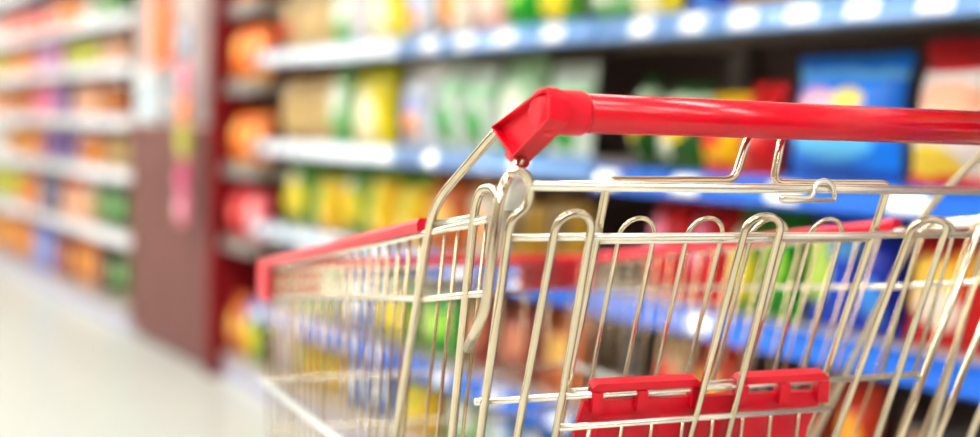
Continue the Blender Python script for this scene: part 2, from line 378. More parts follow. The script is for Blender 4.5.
# ------------------------------------------------------------------ packs
def bag_mesh(seed, nx=10, nz=14, t=0.5):
    """pillow bag, unit width and height, depth +-t*..., crimped seals top and bottom"""
    rg = random.Random(seed); mb = MB(); W = nx + 1
    ph = [rg.uniform(0, 6.28) for _ in range(6)]
    for side in (-1, 1):
        vs = []; fs = []
        for k in range(nz + 1):
            v = k / nz
            for i in range(nx + 1):
                u = i / nx * 2 - 1
                zz = min(v, 1 - v)
                prof = 0.0 if zz < .06 else (1 - (1 - min(1, (zz - .06) / .34)) ** 2.2)
                th = t * prof * max(0, 1 - abs(u) ** 2.6) ** .7
                wr = .035 * sin(7 * u + ph[0] + 3 * v) * sin(9 * v + ph[1]) + .02 * sin(17 * u + ph[2]) * (1 if zz < .25 else .3)
                th = th + wr * prof * (1 - abs(u) ** 4)
                pinch = 1 - .07 * prof * (1 - .4 * sin(6 * v + ph[3])) 
                zig = .006 * ((i % 2) * 2 - 1) if k in (0, nz) else 0
                vs.append((u * .5 * pinch, side * (max(th, 0) + .004), v + zig))
        for k in range(nz):
            for i in range(nx):
                q = (k * W + i, k * W + i + 1, (k + 1) * W + i + 1, (k + 1) * W + i)
                fs.append(q if side < 0 else q[::-1])
        mb.add(vs, fs, True)
    n = (nz + 1) * W                        # close the rim
    rim = [i for i in range(W)] + [k * W + nx for k in range(1, nz + 1)] + [nz * W + i for i in range(nx - 1, -1, -1)] + [k * W for k in range(nz - 1, 0, -1)]
    for a, b in zip(rim, rim[1:] + rim[:1]): mb.f.append((b, a, a + n, b + n)); mb.sm.append(False)
    return mb.mesh('pillow_bag')
BAGS = [bag_mesh(s) for s in range(5)]
def carton_mesh():
    bm = bmesh.new()
    for a, b, bv in (((-.5, -.5, 0), (.5, .5, .985), .02), ((-.485, -.47, .975), (.485, -.02, .995), .006), ((-.485, .02, .975), (.485, .47, 1.0), .006)):
        g = bmesh.ops.create_cube(bm, size=1.0)['verts']
        for v in g: v.co = Vector([a[i] + (v.co[i] + .5) * (b[i] - a[i]) for i in range(3)])
        es = list({e for v in g for e in v.link_edges})
        bmesh.ops.bevel(bm, geom=es, offset=bv, segments=1, affect='EDGES')
    me = bpy.data.meshes.new('carton'); bm.to_mesh(me); bm.free(); return me
CARTON = carton_mesh()
JAR = MB().lathe([(.44, 0), (.49, .02), (.5, .05), (.5, .70), (.46, .78), (.40, .82), (.40, .86)], 14).mesh('jar_body')
JARLID = MB().lathe([(.425, .845), (.43, .85), (.43, .985), (.41, 1.0)], 14).mesh('lid')
BOT = MB().lathe([(.42, 0), (.49, .015), (.5, .04), (.5, .55), (.44, .66), (.24, .78), (.19, .84), (.19, .90)], 14).mesh('bottle_body')
BOTCAP = MB().lathe([(.215, .885), (.22, .89), (.22, .985), (.2, 1.0)], 12).mesh('cap')
CAN = MB().lathe([(.48, 0), (.5, .01), (.5, .025), (.485, .035), (.485, .93), (.5, .94), (.5, .95)], 14).mesh('canister_body')
CANLID = MB().lathe([(.505, .945), (.51, .95), (.51, .985), (.49, 1.0)], 14).mesh('lid')
KIND = {'bag': ('snack_bag', 'bag', 'snack bag'), 'carton': ('carton', 'carton', 'carton'), 'jar': ('jar', 'jar', 'lidded jar'), 'bottle': ('bottle', 'bottle', 'capped bottle'), 'canister': ('canister', 'canister', 'canister')}
ORD = 'first second third fourth fifth sixth seventh eighth ninth tenth eleventh twelfth thirteenth fourteenth fifteenth sixteenth seventeenth eighteenth nineteenth twentieth'.split()
def ordinal(n):
    if n <= 20: return ORD[n - 1]
    return {2: 'twenty', 3: 'thirty'}[n // 10] + '-' + ORD[n % 10 - 1] if n % 10 else {3: 'thirtieth', 4: 'fortieth'}[n // 10]
def pack(kind, x, y, z, wd, ht, dp, mname, label, group, lean=0.0, yaw=0.0):
    nm, cat, _ = KIND[kind]
    if kind == 'bag': o = new_obj(nm, BAGS[RNG.randrange(5)])
    elif kind == 'carton': o = new_obj(nm, CARTON)
    else:
        body, lid, ln, bn = {'jar': (JAR, JARLID, 'lid', 'jar_body'), 'bottle': (BOT, BOTCAP, 'cap', 'bottle_body'), 'canister': (CAN, CANLID, 'lid', 'canister_body')}[kind]
        o = empty(nm); b = new_obj(bn, body, None, o); set_mat(b, mname)
        l = new_obj(ln, lid, None, o); set_mat(l, RNG.choice(['lid_white', 'lid_white', 'lid_gold', 'lid_red', 'lid_blue'])); dp = wd
    if o.type == 'MESH': set_mat(o, mname)
    o.location = (x, y, z); o.scale = (wd, dp, ht)
    o.rotation_euler = (lean, 0, -pi / 2 + yaw)
    return tag(o, label, cat, group)
def tier(items, z, ref, shelfname, group, xs=X0 + .05, maxw=.24, gapf=.94, start=0, ymin=1.215, ymax=4.765):
    """items: (px_start, px_end, kind, height, depth, material, colour words); laid along the shelf where the photo shows them"""
    seq = []
    for (p0, p1, kind, ht, dp, mn, cw) in items:
        xf_ = xs + .065
        ya, yb = y_of_px(p0, xf_, z + ht / 2), y_of_px(p1, xf_, z + ht / 2)      # ya > yb
        ya, yb = min(ya, ymax), max(yb, ymin)
        if ya - yb < .03: continue
        n = max(1, round((ya - yb) / maxw + .15)); wd = (ya - yb) / n
        for i in range(n): seq.append((ya - (i + .5) * wd, wd, kind, ht, dp, mn, cw))
    seq = [q for q in seq if q[0] < 11.08]
    seq.sort(key=lambda s: s[0], reverse=(ref[1] < 0))
    for i, (y, wd, kind, ht, dp, mn, cw) in enumerate(seq):
        w_ = wd * gapf
        hh = ht * RNG.uniform(.95, 1.04)
        if kind in ('jar', 'bottle', 'canister'): w_ = min(w_, .12 if kind != 'jar' else .14)
        lab = f"{cw} {KIND[kind][2]}, {ordinal(i + 1 + start)} from the {ref[0]} on the {shelfname}"
        half = (w_ if kind in ('jar', 'bottle', 'canister') else dp * (1.06 if kind == 'bag' else 1)) / 2
        lean = RNG.uniform(-.14, -.05) if kind == 'bag' else 0.0
        pack(kind, xs + half + RNG.uniform(0, .02), y, z + (.002 if kind != 'bag' else .003 + .0), w_, hh, dp, mn, lab, group, lean, RNG.uniform(-.03, .03) if kind == 'bag' else 0)
    return start + len(seq)

UPREF = ('red upright', -1); CABREF = ('brown cabinet', 1)
# ---- main snack units
tier([(265, 300, 'bag', .25, .09, 'tan_red', 'tan and red'), (300, 336, 'bag', .26, .09, 'tan', 'plain tan'), (337, 358, 'bag', .24, .08, 'greenwhite', 'pale green'),
      (359, 373, 'bag', .24, .08, 'white_gloss', 'white'), (374, 413, 'bag', .25, .09, 'yellow_white', 'yellow and white'), (414, 440, 'bag', .24, .08, 'silver_spot', 'silver'),
      (441, 475, 'bag', .25, .08, 'white_orange', 'white and orange'), (476, 512, 'bag', .24, .08, 'pink_beige', 'pink beige'), (513, 545, 'bag', .24, .08, 'bright_green', 'bright green'),
      (546, 592, 'bag', .24, .08, 'green_yellow', 'green and yellow'), (593, 640, 'bag', .24, .08, 'palegreen', 'pale green'), (641, 690, 'bag', .24, .08, 'yellow_white', 'yellow and white'),
      (691, 735, 'bag', .24, .08, 'blue_deep', 'deep blue'), (736, 800, 'bag', .24, .08, 'olive_gold', 'olive gold'), (801, 870, 'bag', .24, .08, 'leaf_green', 'leafy green'),
      (871, 950, 'bag', .24, .08, 'red_pack', 'red'), (951, 1040, 'bag', .24, .08, 'blue_pack', 'blue')],
     1.25 + .018, UPREF, 'upper snack shelf', 'snack bags on the upper snack shelf')
n_ = tier([(265, 284, 'bag', .25, .09, 'white_gloss', 'glossy white'), (285, 336, 'bag', .25, .09, 'tan', 'tan'), (337, 356, 'bag', .25, .09, 'greenwhite', 'pale green'),
      (357, 399, 'bag', .26, .09, 'yellow_white', 'yellow and white'), (400, 441, 'bag', .26, .09, 'silver_spot', 'silver with orange spot'), (442, 500, 'bag', .26, .09, 'white_green', 'white and green'),
      (501, 546, 'bag', .25, .09, 'palegreen', 'pale green'), (547, 596, 'bag', .23, .09, 'white_green', 'white and green')],
     .932 + .018, UPREF, 'middle snack shelf', 'snack bags on the middle snack shelf', ymin=2.61)
tier([(600, 658, 'bag', .205, .1, 'leaf_green', 'leafy green'), (659, 707, 'bag', .20, .1, 'leaf_green', 'leafy green'), (708, 748, 'bag', .17, .1, 'yellow_red', 'yellow and red'),
      (749, 786, 'bag', .20, .1, 'red_pack', 'red'), (788, 905, 'bag', .235, .12, 'blue_pack', 'bright blue'), (907, 1010, 'bag', .274, .12, 'white_redtop', 'white red-topped'),
      (1012, 1100, 'bag', .24, .1, 'yellow_red', 'yellow and red')],
     .914 + .018, UPREF, 'middle snack shelf', 'snack bags on the middle shelf by the cart', maxw=.30, start=n_, ymax=2.55)
n_ = tier([(265, 282, 'bag', .22, .08, 'pink_red', 'pink'), (283, 318, 'bag', .23, .09, 'green_yellow', 'green and yellow'), (319, 345, 'bag', .22, .09, 'yellow_flower', 'yellow'),
      (346, 372, 'bag', .23, .09, 'green_yellow', 'green and yellow'), (373, 430, 'bag', .23, .09, 'yellow_flower', 'yellow'), (431, 470, 'bag', .22, .09, 'orange_brown', 'orange brown'),
      (471, 505, 'bag', .22, .09, 'white_orange', 'white and orange'), (506, 592, 'bag', .22, .09, 'olive_gold', 'olive gold')],
     .635 + .018, UPREF, 'lower snack shelf', 'snack bags on the lower snack shelf', ymin=2.61)
tier([(600, 645, 'bag', .22, .09, 'dark_green', 'dark green'), (646, 690, 'bag', .23, .1, 'red_pinkcentre', 'red and pink'), (691, 735, 'bag', .22, .1, 'red_pinkcentre', 'red and pink'), (736, 772, 'bag', .22, .09, 'green_yellow', 'green and yellow'),
      (773, 806, 'bag', .22, .09, 'bright_green', 'bright green'), (807, 866, 'bag', .23, .1, 'bluelime', 'blue and lime'), (867, 905, 'bag', .22, .1, 'blue_deep', 'deep blue'),
      (906, 1000, 'bag', .225, .1, 'red_yellow', 'red and yellow'), (1001, 1090, 'bag', .22, .1, 'red_yellow', 'red and yellow')],
     .632 + .018, UPREF, 'lower snack shelf', 'snack bags on the lower shelf by the cart', maxw=.25, start=n_, ymax=2.55)
n_ = tier([(268, 300, 'bag', .21, .08, 'greyblue', 'grey blue'), (301, 340, 'bag', .21, .08, 'palegreen', 'pale green'), (341, 380, 'bag', .2, .08, 'bluewhite', 'blue and white'),
      (381, 425, 'bag', .21, .08, 'green_yellow', 'green and yellow'), (426, 470, 'bag', .2, .08, 'bright_green', 'bright green'), (471, 500, 'bag', .2, .08, 'brick', 'brick red'),
      (501, 545, 'bag', .21, .08, 'brick', 'brick red'), (546, 588, 'bag', .21, .08, 'orange_brown', 'orange brown')],
     .33 + .018, UPREF, 'bottom railed snack shelf', 'snack bags on the bottom railed snack shelf', ymin=2.61)
tier([(604, 622, 'carton', .23, .08, 'black_stripe', 'black'), (623, 641, 'carton', .23, .08, 'black_stripe', 'black'), (642, 661, 'carton', .23, .08, 'black_stripe', 'black'),
      (662, 700, 'bag', .22, .08, 'beige_red', 'beige and red'), (701, 745, 'bag', .22, .08, 'orange_red', 'orange red'), (746, 800, 'bag', .2, .08, 'dark_brown', 'dark brown'),
      (801, 840, 'bag', .2, .08, 'brick', 'brick red'), (841, 885, 'bag', .2, .08, 'orange_red', 'orange red'), (886, 990, 'bag', .2, .08, 'dark_brown', 'dark brown')],
     .33 + .018, UPREF, 'bottom railed snack shelf', 'packs on the bottom shelf by the cart', start=n_, ymax=2.55)
tier([(268, 300, 'bag', .17, .08, 'white_gloss', 'white'), (301, 350, 'bag', .17, .08, 'yellow_flower', 'yellow'), (351, 400, 'bag', .17, .08, 'bluewhite', 'blue and white'),
      (401, 445, 'bag', .17, .08, 'yellow_flower', 'yellow'), (446, 490, 'bag', .17, .08, 'greenwhite', 'pale green'), (491, 560, 'bag', .17, .08, 'bluewhite', 'blue and white'), (561, 640, 'bag', .17, .08, 'dark_brown', 'dark brown')],
     .10, UPREF, 'base deck', 'snack bags on the base deck')
# ---- unit at the end of the row (beside the picture's edge)
def row_end(z, ht, cols, nm):
    for i, (mn, cw) in enumerate(cols):
        pack('bag', X0 + .12, 1.06 - i * .225, z + .021, .205, ht * RNG.uniform(.95, 1.03), .09, mn, f'{cw} snack bag, {ordinal(i + 1)} beyond the blue bags\' unit on the {nm}', 'bags in the end shelf unit', -.08)
row_end(1.247, .23, [('tan', 'tan'), ('bright_green', 'bright green'), ('yellow_red', 'yellow and red'), ('silver_spot', 'silver'), ('red_pack', 'red')], 'upper shelf')
row_end(.912, .24, [('yellow_red', 'yellow and red'), ('white_orange', 'white and orange'), ('orange_bag', 'orange'), ('blue_deep', 'deep blue'), ('palegreen', 'pale green')], 'middle shelf')
row_end(.63, .22, [('red_pinkcentre', 'red and pink'), ('green_yellow', 'green and yellow'), ('blue_pack', 'blue'), ('white_green', 'white and green'), ('orange_brown', 'orange brown')], 'lower shelf')
row_end(.33, .21, [('dark_brown', 'dark brown'), ('orange_red', 'orange red'), ('beige_red', 'beige and red'), ('olive_gold', 'olive gold'), ('bluewhite', 'blue and white')], 'bottom railed shelf')
# ---- narrow unit with orange bags
for z, its in ((1.455, [('orange_bag', 'orange', .22)]), (1.155, [('orange_bag', 'orange', .22), ('orange_bag', 'orange', .21)]), (.835, [('orange_bag', 'orange', .2), ('amber', 'amber', .2)]),
               (.545, [('red_pack', 'red', .21), ('pink_red', 'pink', .2)]), (.10 - .018, [('orange_brown', 'orange brown', .24), ('green_yellow', 'green and yellow', .22)])):
    lv = {1.455: 'top', 1.155: 'upper', .835: 'middle', .545: 'lower'}.get(z, 'base')
    for i, (mn, cw, ht) in enumerate(its):
        pack('bag', X0 + .068, 5.095 - i * .185, z + .021, .175, ht, .09, mn, f'{cw} snack bag, {ordinal(i + 1)} from the upright on the narrow unit\'s {lv} shelf', 'bags in the narrow red lined unit', -.08)
# ---- far grocery units
def far(items, z, nm, ht, dp=.1):
    tier([(a, b, kd, ht * hs, dp, mn, cw) for (a, b, kd, hs, mn, cw) in items], z, CABREF, nm, 'groceries on the ' + nm, maxw=.19, ymin=6.45, ymax=20)
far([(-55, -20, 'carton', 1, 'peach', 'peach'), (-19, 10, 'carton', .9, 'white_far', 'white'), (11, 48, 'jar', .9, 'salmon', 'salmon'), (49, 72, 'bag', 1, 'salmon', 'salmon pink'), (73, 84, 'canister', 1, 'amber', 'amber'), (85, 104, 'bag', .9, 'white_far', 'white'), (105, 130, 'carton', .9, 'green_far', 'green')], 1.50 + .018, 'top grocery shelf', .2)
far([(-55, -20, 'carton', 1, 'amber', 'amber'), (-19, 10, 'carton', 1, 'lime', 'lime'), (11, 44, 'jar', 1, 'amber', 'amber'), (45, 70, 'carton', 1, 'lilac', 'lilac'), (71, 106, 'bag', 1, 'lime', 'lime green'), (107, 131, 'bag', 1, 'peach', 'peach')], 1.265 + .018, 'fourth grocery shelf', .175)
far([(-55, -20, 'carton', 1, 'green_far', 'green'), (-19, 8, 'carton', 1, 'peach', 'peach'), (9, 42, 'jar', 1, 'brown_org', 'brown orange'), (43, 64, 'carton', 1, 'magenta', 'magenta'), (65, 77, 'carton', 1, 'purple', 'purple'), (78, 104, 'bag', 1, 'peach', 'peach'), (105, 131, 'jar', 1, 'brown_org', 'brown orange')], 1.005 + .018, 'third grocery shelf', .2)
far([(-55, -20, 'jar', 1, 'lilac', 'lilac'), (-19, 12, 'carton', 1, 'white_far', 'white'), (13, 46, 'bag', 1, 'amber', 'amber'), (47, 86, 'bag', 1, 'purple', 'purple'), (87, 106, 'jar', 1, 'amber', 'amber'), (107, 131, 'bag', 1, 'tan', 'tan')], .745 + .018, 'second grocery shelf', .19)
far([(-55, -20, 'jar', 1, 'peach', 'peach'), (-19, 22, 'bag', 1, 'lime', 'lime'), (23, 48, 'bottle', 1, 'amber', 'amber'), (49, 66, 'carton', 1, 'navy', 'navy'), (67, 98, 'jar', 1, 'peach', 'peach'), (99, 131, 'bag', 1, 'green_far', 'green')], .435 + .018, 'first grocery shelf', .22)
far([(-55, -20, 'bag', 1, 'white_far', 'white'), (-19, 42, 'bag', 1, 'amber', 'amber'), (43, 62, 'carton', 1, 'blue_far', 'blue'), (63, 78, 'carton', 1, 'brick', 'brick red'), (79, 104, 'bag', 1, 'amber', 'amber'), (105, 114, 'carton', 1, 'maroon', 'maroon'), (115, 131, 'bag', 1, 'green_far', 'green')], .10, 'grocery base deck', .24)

# ---- on and above the brown cabinet
yw = 6.19
o = empty('white_box', (X0 + .062, yw, CH)); 
b = new_obj('box_body', bevel_box_mesh('box_body', (-.075, -.12, 0), (.075, .12, .2), .01), None, o); b.data.materials.append(MATS['icewhite'])
b = new_obj('box_lid', bevel_box_mesh('box_lid', (-.082, -.128, .2), (.082, .128, .235), .008), None, o); b.data.materials.append(MATS['lid_white'])
tag(o, 'white lidded box standing on the brown cabinet', 'box')
o = empty('display_stand', (X0 + .2, 6.235, CH))
CX, CYO = -.165, y_of_px(160, X0 + .04, 1.4) - 6.235
MB().box((-.05, -.16, 0), (.12, .16, .02)).box((.02, -.16, .02), (.04, .16, .95)).box((CX + .01, -.15, .90), (.02, -.14, .92)).box((CX + .01, CYO - .14, .925), (CX + .02, .15, .945)).box((CX + .01, -.02, .925), (.02, .0, .945)).build('stand_frame', 'fixture_white', o)
for i in range(4):
    b = new_obj('display_card', bevel_box_mesh('display_card', (0, -.15, .27 + .0), (.018, .15, .93), .003) if i == 0 else dc, None, o)
    if i == 0: dc = b.data; dc.materials.append(MATS['pinkorange'])
    b.scale = (1, .235, 1); b.location = (CX, CYO -.114 + i * .076, 0)
tag(o, 'upright stand of pink and orange cards on the brown cabinet', 'display stand')
# clip strip of hanging packets in front of the cabinet corner
yc = y_of_px(189, X0 - .06, 1.1)
o = empty('clip_strip', (X0 - .075, yc, 0))
MB().box((-.001, -.012, .62), (.001, .012, 1.75)).box((-.001, -.004, 1.75), (.16, .004, 1.756)).build('strip_band', 'white_nylon', o)
MB().tube([(.16, 0, 1.70), (.16, 0, 1.80), (.20, .0, 1.80), (.20, 0, 1.003)], .004, 6).build('hook', 'wire_zinc', o)
tag(o, 'narrow white clip strip hanging in front of the brown cabinet', 'clip strip')
for i, (zc, mn, cw) in enumerate(((1.50, 'white_far', 'white'), (1.335, 'greyblue', 'grey blue'), (1.185, 'pink', 'pink'), (1.055, 'orange_bag', 'orange'), (.93, 'lime', 'lime green'), (.79, 'magenta', 'magenta'), (.66, 'pink', 'pale pink'))):
    pack('bag', X0 - .082, yc, zc - .06, .13, .125, .034, mn, f'small {cw} packet, {ordinal(i + 1)} from the top of the clip strip', 'packets on the clip strip')

# ------------------------------------------------------------------ the shopping cart (local axes: u across to its right, v forward, z up)
PS = radians(5.4)
CRt = Vector((cos(PS), -sin(PS), 0)); CFw = Vector((sin(PS), cos(PS), 0))
_h = CAM + ray(560, 112.5) * 1.02
ORG = Vector((_h.x, _h.y, 0)); HZ = _h.z
cart = empty('shopping_cart', ORG, -PS)
tag(cart, 'chrome wire shopping cart with red plastic handle and red rim', 'shopping cart')
def on(x, y, nu, nv, nz, c):          # pixel -> cart-local point on the plane nu*u+nv*v+nz*z=c
    n = CRt * nu + CFw * nv + Vector((0, 0, nz)); p = hit(x, y, n, c + n.dot(ORG)) - ORG
    return Vector((p.dot(CRt), p.dot(CFw), p.z))
UL, TAP, INW = -.03, .045, .05
UC = .25
def mir(p): return Vector((2 * UC - p[0], p[1], p[2]))
def Lu(v, z): return UL + TAP * v + INW * (.93 - z)
def onL(x, y, off=0.0): return on(x, y, 1, -TAP, INW, UL + INW * .93 + off)
GS = .36
def onG(x, y, off=0.0): return on(x, y, 0, 1, GS, .02 + GS * .93 + off)
def onV(x, y, v): return on(x, y, 0, 1, 0, v)
def ext(a, b, z): t = (z - a.z) / (b.z - a.z); return a + (b - a) * t
ZB = .50
RK, RM, RN, RP = .0040, .0030, .0020, .0016      # rod radii: thick, medium, thin

# handle
handle = MB().tube([(.0, 0, HZ), (2 * UC, 0, HZ)], .0150, 24).build('handle_grip', 'red_plastic', cart)
rimA = onL(425, 229); rimF = onL(264, 267)
def rim(v): 
    z = rimA.z + (rimF.z - rimA.z) * (v - rimA.y) / (rimF.y - rimA.y); return Vector((Lu(v, z), v, z))
VF = rimF.y

def corner(side):
    f = (lambda p: Vector(p)) if side < 0 else mir
    T = lambda pts: [f(p) for p in pts]
    # plastic end bracket: sleeve plus a channel that holds the bent arm
    c0 = Vector((-.012, 0, HZ))
    mb = MB()
    mb.tube(T([(-.021, 0, HZ), (-.018, 0, HZ), (-.010, 0, HZ), (-.006, 0, HZ), (.0, 0, HZ), (.017, 0, HZ), (.020, 0, HZ)]), [.010, .0165, .0188, .0178, .0172, .0172, .0156], 24)
    br = mb.build('handle_bracket', 'red_plastic_matt', cart)
    PX = [(491, 127), (540, 90), (547, 87), (550, 96), (549, 118), (543, 125), (511, 158), (508, 153)]
    pts = [on(x, y, 1, 0, 0, -.022) for x, y in PX]
    m3 = MB()
    def T3(q): return [f(p) for p in q]
    ex = f((.016, 0, -.003)) - f((0, 0, 0))
    m3.prism(T3([p + Vector((.007, 0, 0)) for p in pts]), f((.009, 0, -.003)) - f((0, 0, 0)))      # recessed side plate and body
    n = len(pts); ctr = sum(pts, Vector()) / n
    for i in range(n):                                                                          # raised border
        a, b = pts[i], pts[(i + 1) % n]
        ai, bi = a + (ctr - a).normalized() * .0028, b + (ctr - b).normalized() * .0028
        m3.prism(T3([a, b, bi, ai]), f((.012, 0, -.002)) - f((0, 0, 0)))
    m3.tube(T3([on(514, 152, 1, 0, 0, -.012), on(520, 160, 1, 0, 0, -.013), on(522, 163, 1, 0, 0, -.013)]), [.0075, .0075, .0068], 14)
    m3.build('bracket_channel', 'red_plastic_matt', br)
    MB().tube(T3([on(536, 108, 1, 0, 0, -.0165), on(536, 108, 1, 0, 0, -.0145)]), .0055, 14).build('screw_recess', 'rubber', br)
    # arm: from the bracket forward and down, then the basket's main side post
    a0 = on(507, 121, 1, 0, 0, -.009); a1 = onL(433, 205, -.004); a2 = onL(395, 437, -.004)
    MB().tube(fillet(T([a0, on(495, 133, 1, 0, 0, -.013), a1, ext(a1, a2, ZB)]), .03, 6), .0040, 12).build('side_post', 'wire_zinc', cart)
    # short arm with the bent free end
    E = [on(522, 156, 1, 0, 0, -.014), on(516, 166, 1, 0, 0, -.020), on(502, 187, 1, 0, 0, -.038), on(496, 222, 1, 0, 0, -.043), on(485, 312, 1, 0, 0, -.043), on(467, 349, 1, 0, 0, -.043)]
    MB().tube(fillet(T(E), .014, 5), .0042, 12).build('bent_arm', 'wire_zinc', cart)
    # hooked rod behind it
    K = [on(498, 205, 1, 0, 0, -.022), on(494, 188, 1, 0, 0, -.024), on(481, 188, 1, 0, 0, -.027), on(475, 206, 1, 0, 0, -.028), on(452, 437, 1, 0, 0, -.020)]
    K.append(ext(K[3], K[4], ZB)); K.pop(4)
    MB().tube(fillet(T(K), .012, 5), .0038, 10).build('hooked_rod', 'wire_zinc', cart)
    # nylon hinge bushing
    bc = onG(514, 193, .034)
    MB().tube(T([bc + Vector((-.010, 0, 0)), bc + Vector((-.008, 0, 0)), bc + Vector((.008, 0, 0)), bc + Vector((.010, 0, 0))]), [.009, .0135, .0135, .009], 18).build('hinge_bushing', 'white_nylon', cart)
    # rim wires from the post back to the rear corner, and the rear end of the second wire
    MB().tube(T([onL(428, 232), onL(476, 224)]), RM, 8).tube(T([onL(432, 224), onL(477, 217)]), RM, 8).build('rim_wire', 'wire_plated_lit', cart)
    # red rim strip on the side (from the post to the front corner)
    rs = [rim(rimA.y + .004)] + [rim(rimA.y + (VF - rimA.y) * t) for t in (.25, .5, .75)] + [rim(VF - .02)]
    mb = MB(); pr = [(-.006, -.002), (-.0065, .006), (-.004, .010), (.004, .010), (.0065, .006), (.006, -.002)]
    sec = [[f(p + Vector((a, 0, b))) for a, b in pr] for p in rs]
    vs = [q for s_ in sec for q in s_]; n = len(pr); fs = []
    for i in range(len(sec) - 1): fs += [(i * n + j, i * n + (j + 1) % n, (i + 1) * n + (j + 1) % n, (i + 1) * n + j) for j in range(n)]
    fs += [tuple(range(n)), tuple((len(sec) - 1) * n + j for j in range(n - 1, -1, -1))]
    mb.add(vs, fs, False).build('rim_strip', 'red_rim', cart)

# side panels: long horizontal wires are the panel, each upright wire its sub-part
L2a, L2b, L2c = onL(272, 300), onL(424, 299), onL(489, 293)
zl2 = L2a.z
L3 = onL(258, 373)
ZF = rimF.z
def side_panel(side):
    f = (lambda p: Vector(p)) if side < 0 else mir
    T = lambda pts: [f(p) for p in pts]
    mb = MB()
    r0 = Vector((0, 0, -.004))
    mb.tube(T([rim(.06) + r0, rim(VF) + r0]), RM, 8)
    mb.tube(T([Vector((Lu(VF, zl2), VF, zl2)), L2b, L2c]), RM, 8)
    mb.tube(T([Vector((Lu(VF, .60), VF, .60)), Vector((Lu(.17, .60), .17, .60))]), RM, 6)
    mb.tube(T([Vector((Lu(VF, ZB), VF, ZB)), Vector((Lu(.19, ZB), .19, ZB))]), .0036, 8)
    p = mb.build('side_panel', 'wire_plated_lit', cart)
    MB().tube(T([Vector((Lu(VF + .02, L3.z) - .006, VF + .02, L3.z)), Vector((Lu(.16, L3.z) - .006, .16, L3.z))]), .0048, 10).build('side_rail', 'wire_coated', p)
    v = .075
    while v < VF - .005:
        t = (v - .2) / (VF - .2); sl = .33 * (1 - max(0, t)) 
        top = rim(v); vb = v + sl * (top.z - ZB)
        if abs(v - rimA.y) > .012:
            MB().tube(T([top + Vector((.0042, 0, -.003)), Vector((Lu(vb, ZB) + .0042, vb, ZB))]), RP, 6).build('upright_wire', 'wire_upright', p)
        v += .0315
# front panel
def front_panel():
    uA, uB = Lu(VF, ZF), mir((Lu(VF, ZF), 0, 0))[0]
    mb = MB()
    for z, r in ((ZF - .004, RM), (ZF - .022, RM), (zl2, RM), (L3.z, RM), (.60, RM), (ZB, .0036)):
        mb.tube([(Lu(VF, z), VF, z), (2 * UC - Lu(VF, z), VF, z)], r, 8)
    p = mb.build('front_panel', 'wire_plated_lit', cart)
    n = 12
    for i in range(n + 1):
        t = i / n
        a = Vector((uA + (uB - uA) * t, VF + .004, ZF)); ub = Lu(VF, ZB); b = Vector((ub + (2 * UC - 2 * ub) * t, VF + .004, ZB))
        MB().tube([a, b], RP, 6).build('upright_wire', 'wire_upright', p)
    # red bumper across the front with deep corner caps
    mb = MB().prism([(uA - .008, VF - .02, ZF), (uA - .008, VF + .004, ZF), (uA + .004, VF + .016, ZF), (uB - .004, VF + .016, ZF), (uB + .008, VF + .004, ZF), (uB + .008, VF - .02, ZF), (uB - .004, VF - .012, ZF), (uB - .016, VF, ZF), (uA + .016, VF, ZF), (uA + .004, VF - .012, ZF)], (0, 0, .010))
    bp = mb.build('front_bumper', 'red_rim', cart)
    for f in (lambda p: Vector(p), mir):
        q = [(uA - .008, VF - .045, ZF), (uA - .008, VF + .004, ZF), (uA + .004, VF + .016, ZF), (uA + .085, VF + .016, ZF), (uA + .085, VF + .008, ZF), (uA + .008, VF + .008, ZF), (uA - .003, VF - .002, ZF), (uA - .003, VF - .045, ZF)]
        MB().prism([f(p) for p in q], (0, 0, -.040)).build('corner_cap', 'red_rim', bp)
def base_panel():
    mb = MB(); p = mb
    for i in range(16):
        v = .20 + (VF - .2) * i / 15
        mb.tube([(Lu(v, ZB), v, ZB), (2 * UC - Lu(v, ZB), v, ZB)], RN if i not in (0, 15) else .0036, 6)
    p = mb.build('basket_floor', 'wire_plated_lit', cart)
    for i in range(13):
        t = (i + .5) / 13; a = Lu(.19, ZB); b = Lu(VF, ZB)
        MB().tube([(a + (2 * UC - 2 * a) * t, .19, ZB + .004), (b + (2 * UC - 2 * b) * t, VF, ZB + .004)], RN, 6).build('floor_wire', 'wire_zinc', p)

for s in (-1, 1): corner(s); side_panel(s)
front_panel(); base_panel()

# rear gate -------------------------------------------------------------------------------------------------
w1a, w1b = onG(528, 185.5), onG(980, 193.3)
w1b = Vector((2 * UC - w1a.x, w1a.y, w1a.z))
MB().tube([w1a, w1b], .0041, 12).build('pivot_rod', 'wire_plated_lit', cart)
g0 = onG(506, 237.5, .004); g1 = mir(g0)
l0, l1 = onG(475, 402, .006), onG(921, 381, .006); l1 = Vector((l1.x, l0.y, l0.z))
mb = MB().tube([g0, g1], RM, 8).tube([l0, l1], RM, 8)
gb = onG(470, 437, .004); 
gate = mb.build('rear_gate', 'wire_plated_lit', cart)
MB().tube([(Lu(.17, ZB + .01) + .02, .02 + GS * (.93 - ZB - .01), ZB + .01), (2 * UC - Lu(.17, ZB + .01) - .02, .02 + GS * (.93 - ZB - .01), ZB + .01)], RM, 8).build('bottom_rod', 'wire_plated_lit', gate)
ZG = ZB + .014
# outer rods, each curled round its bushing
for f in (lambda p: Vector(p), mir):
    K = [onG(x, y) for x, y in ((509, 176), (517, 168), (527, 175), (532, 190), (527, 207), (513, 217), (509, 228))]
    e = onG(480, 437); K.append(ext(K[-1], e, ZG))
    MB().tube(fillet([f(p) for p in K], .012, 3), .0036, 10).build('gate_end_rod', 'wire_zinc', gate)
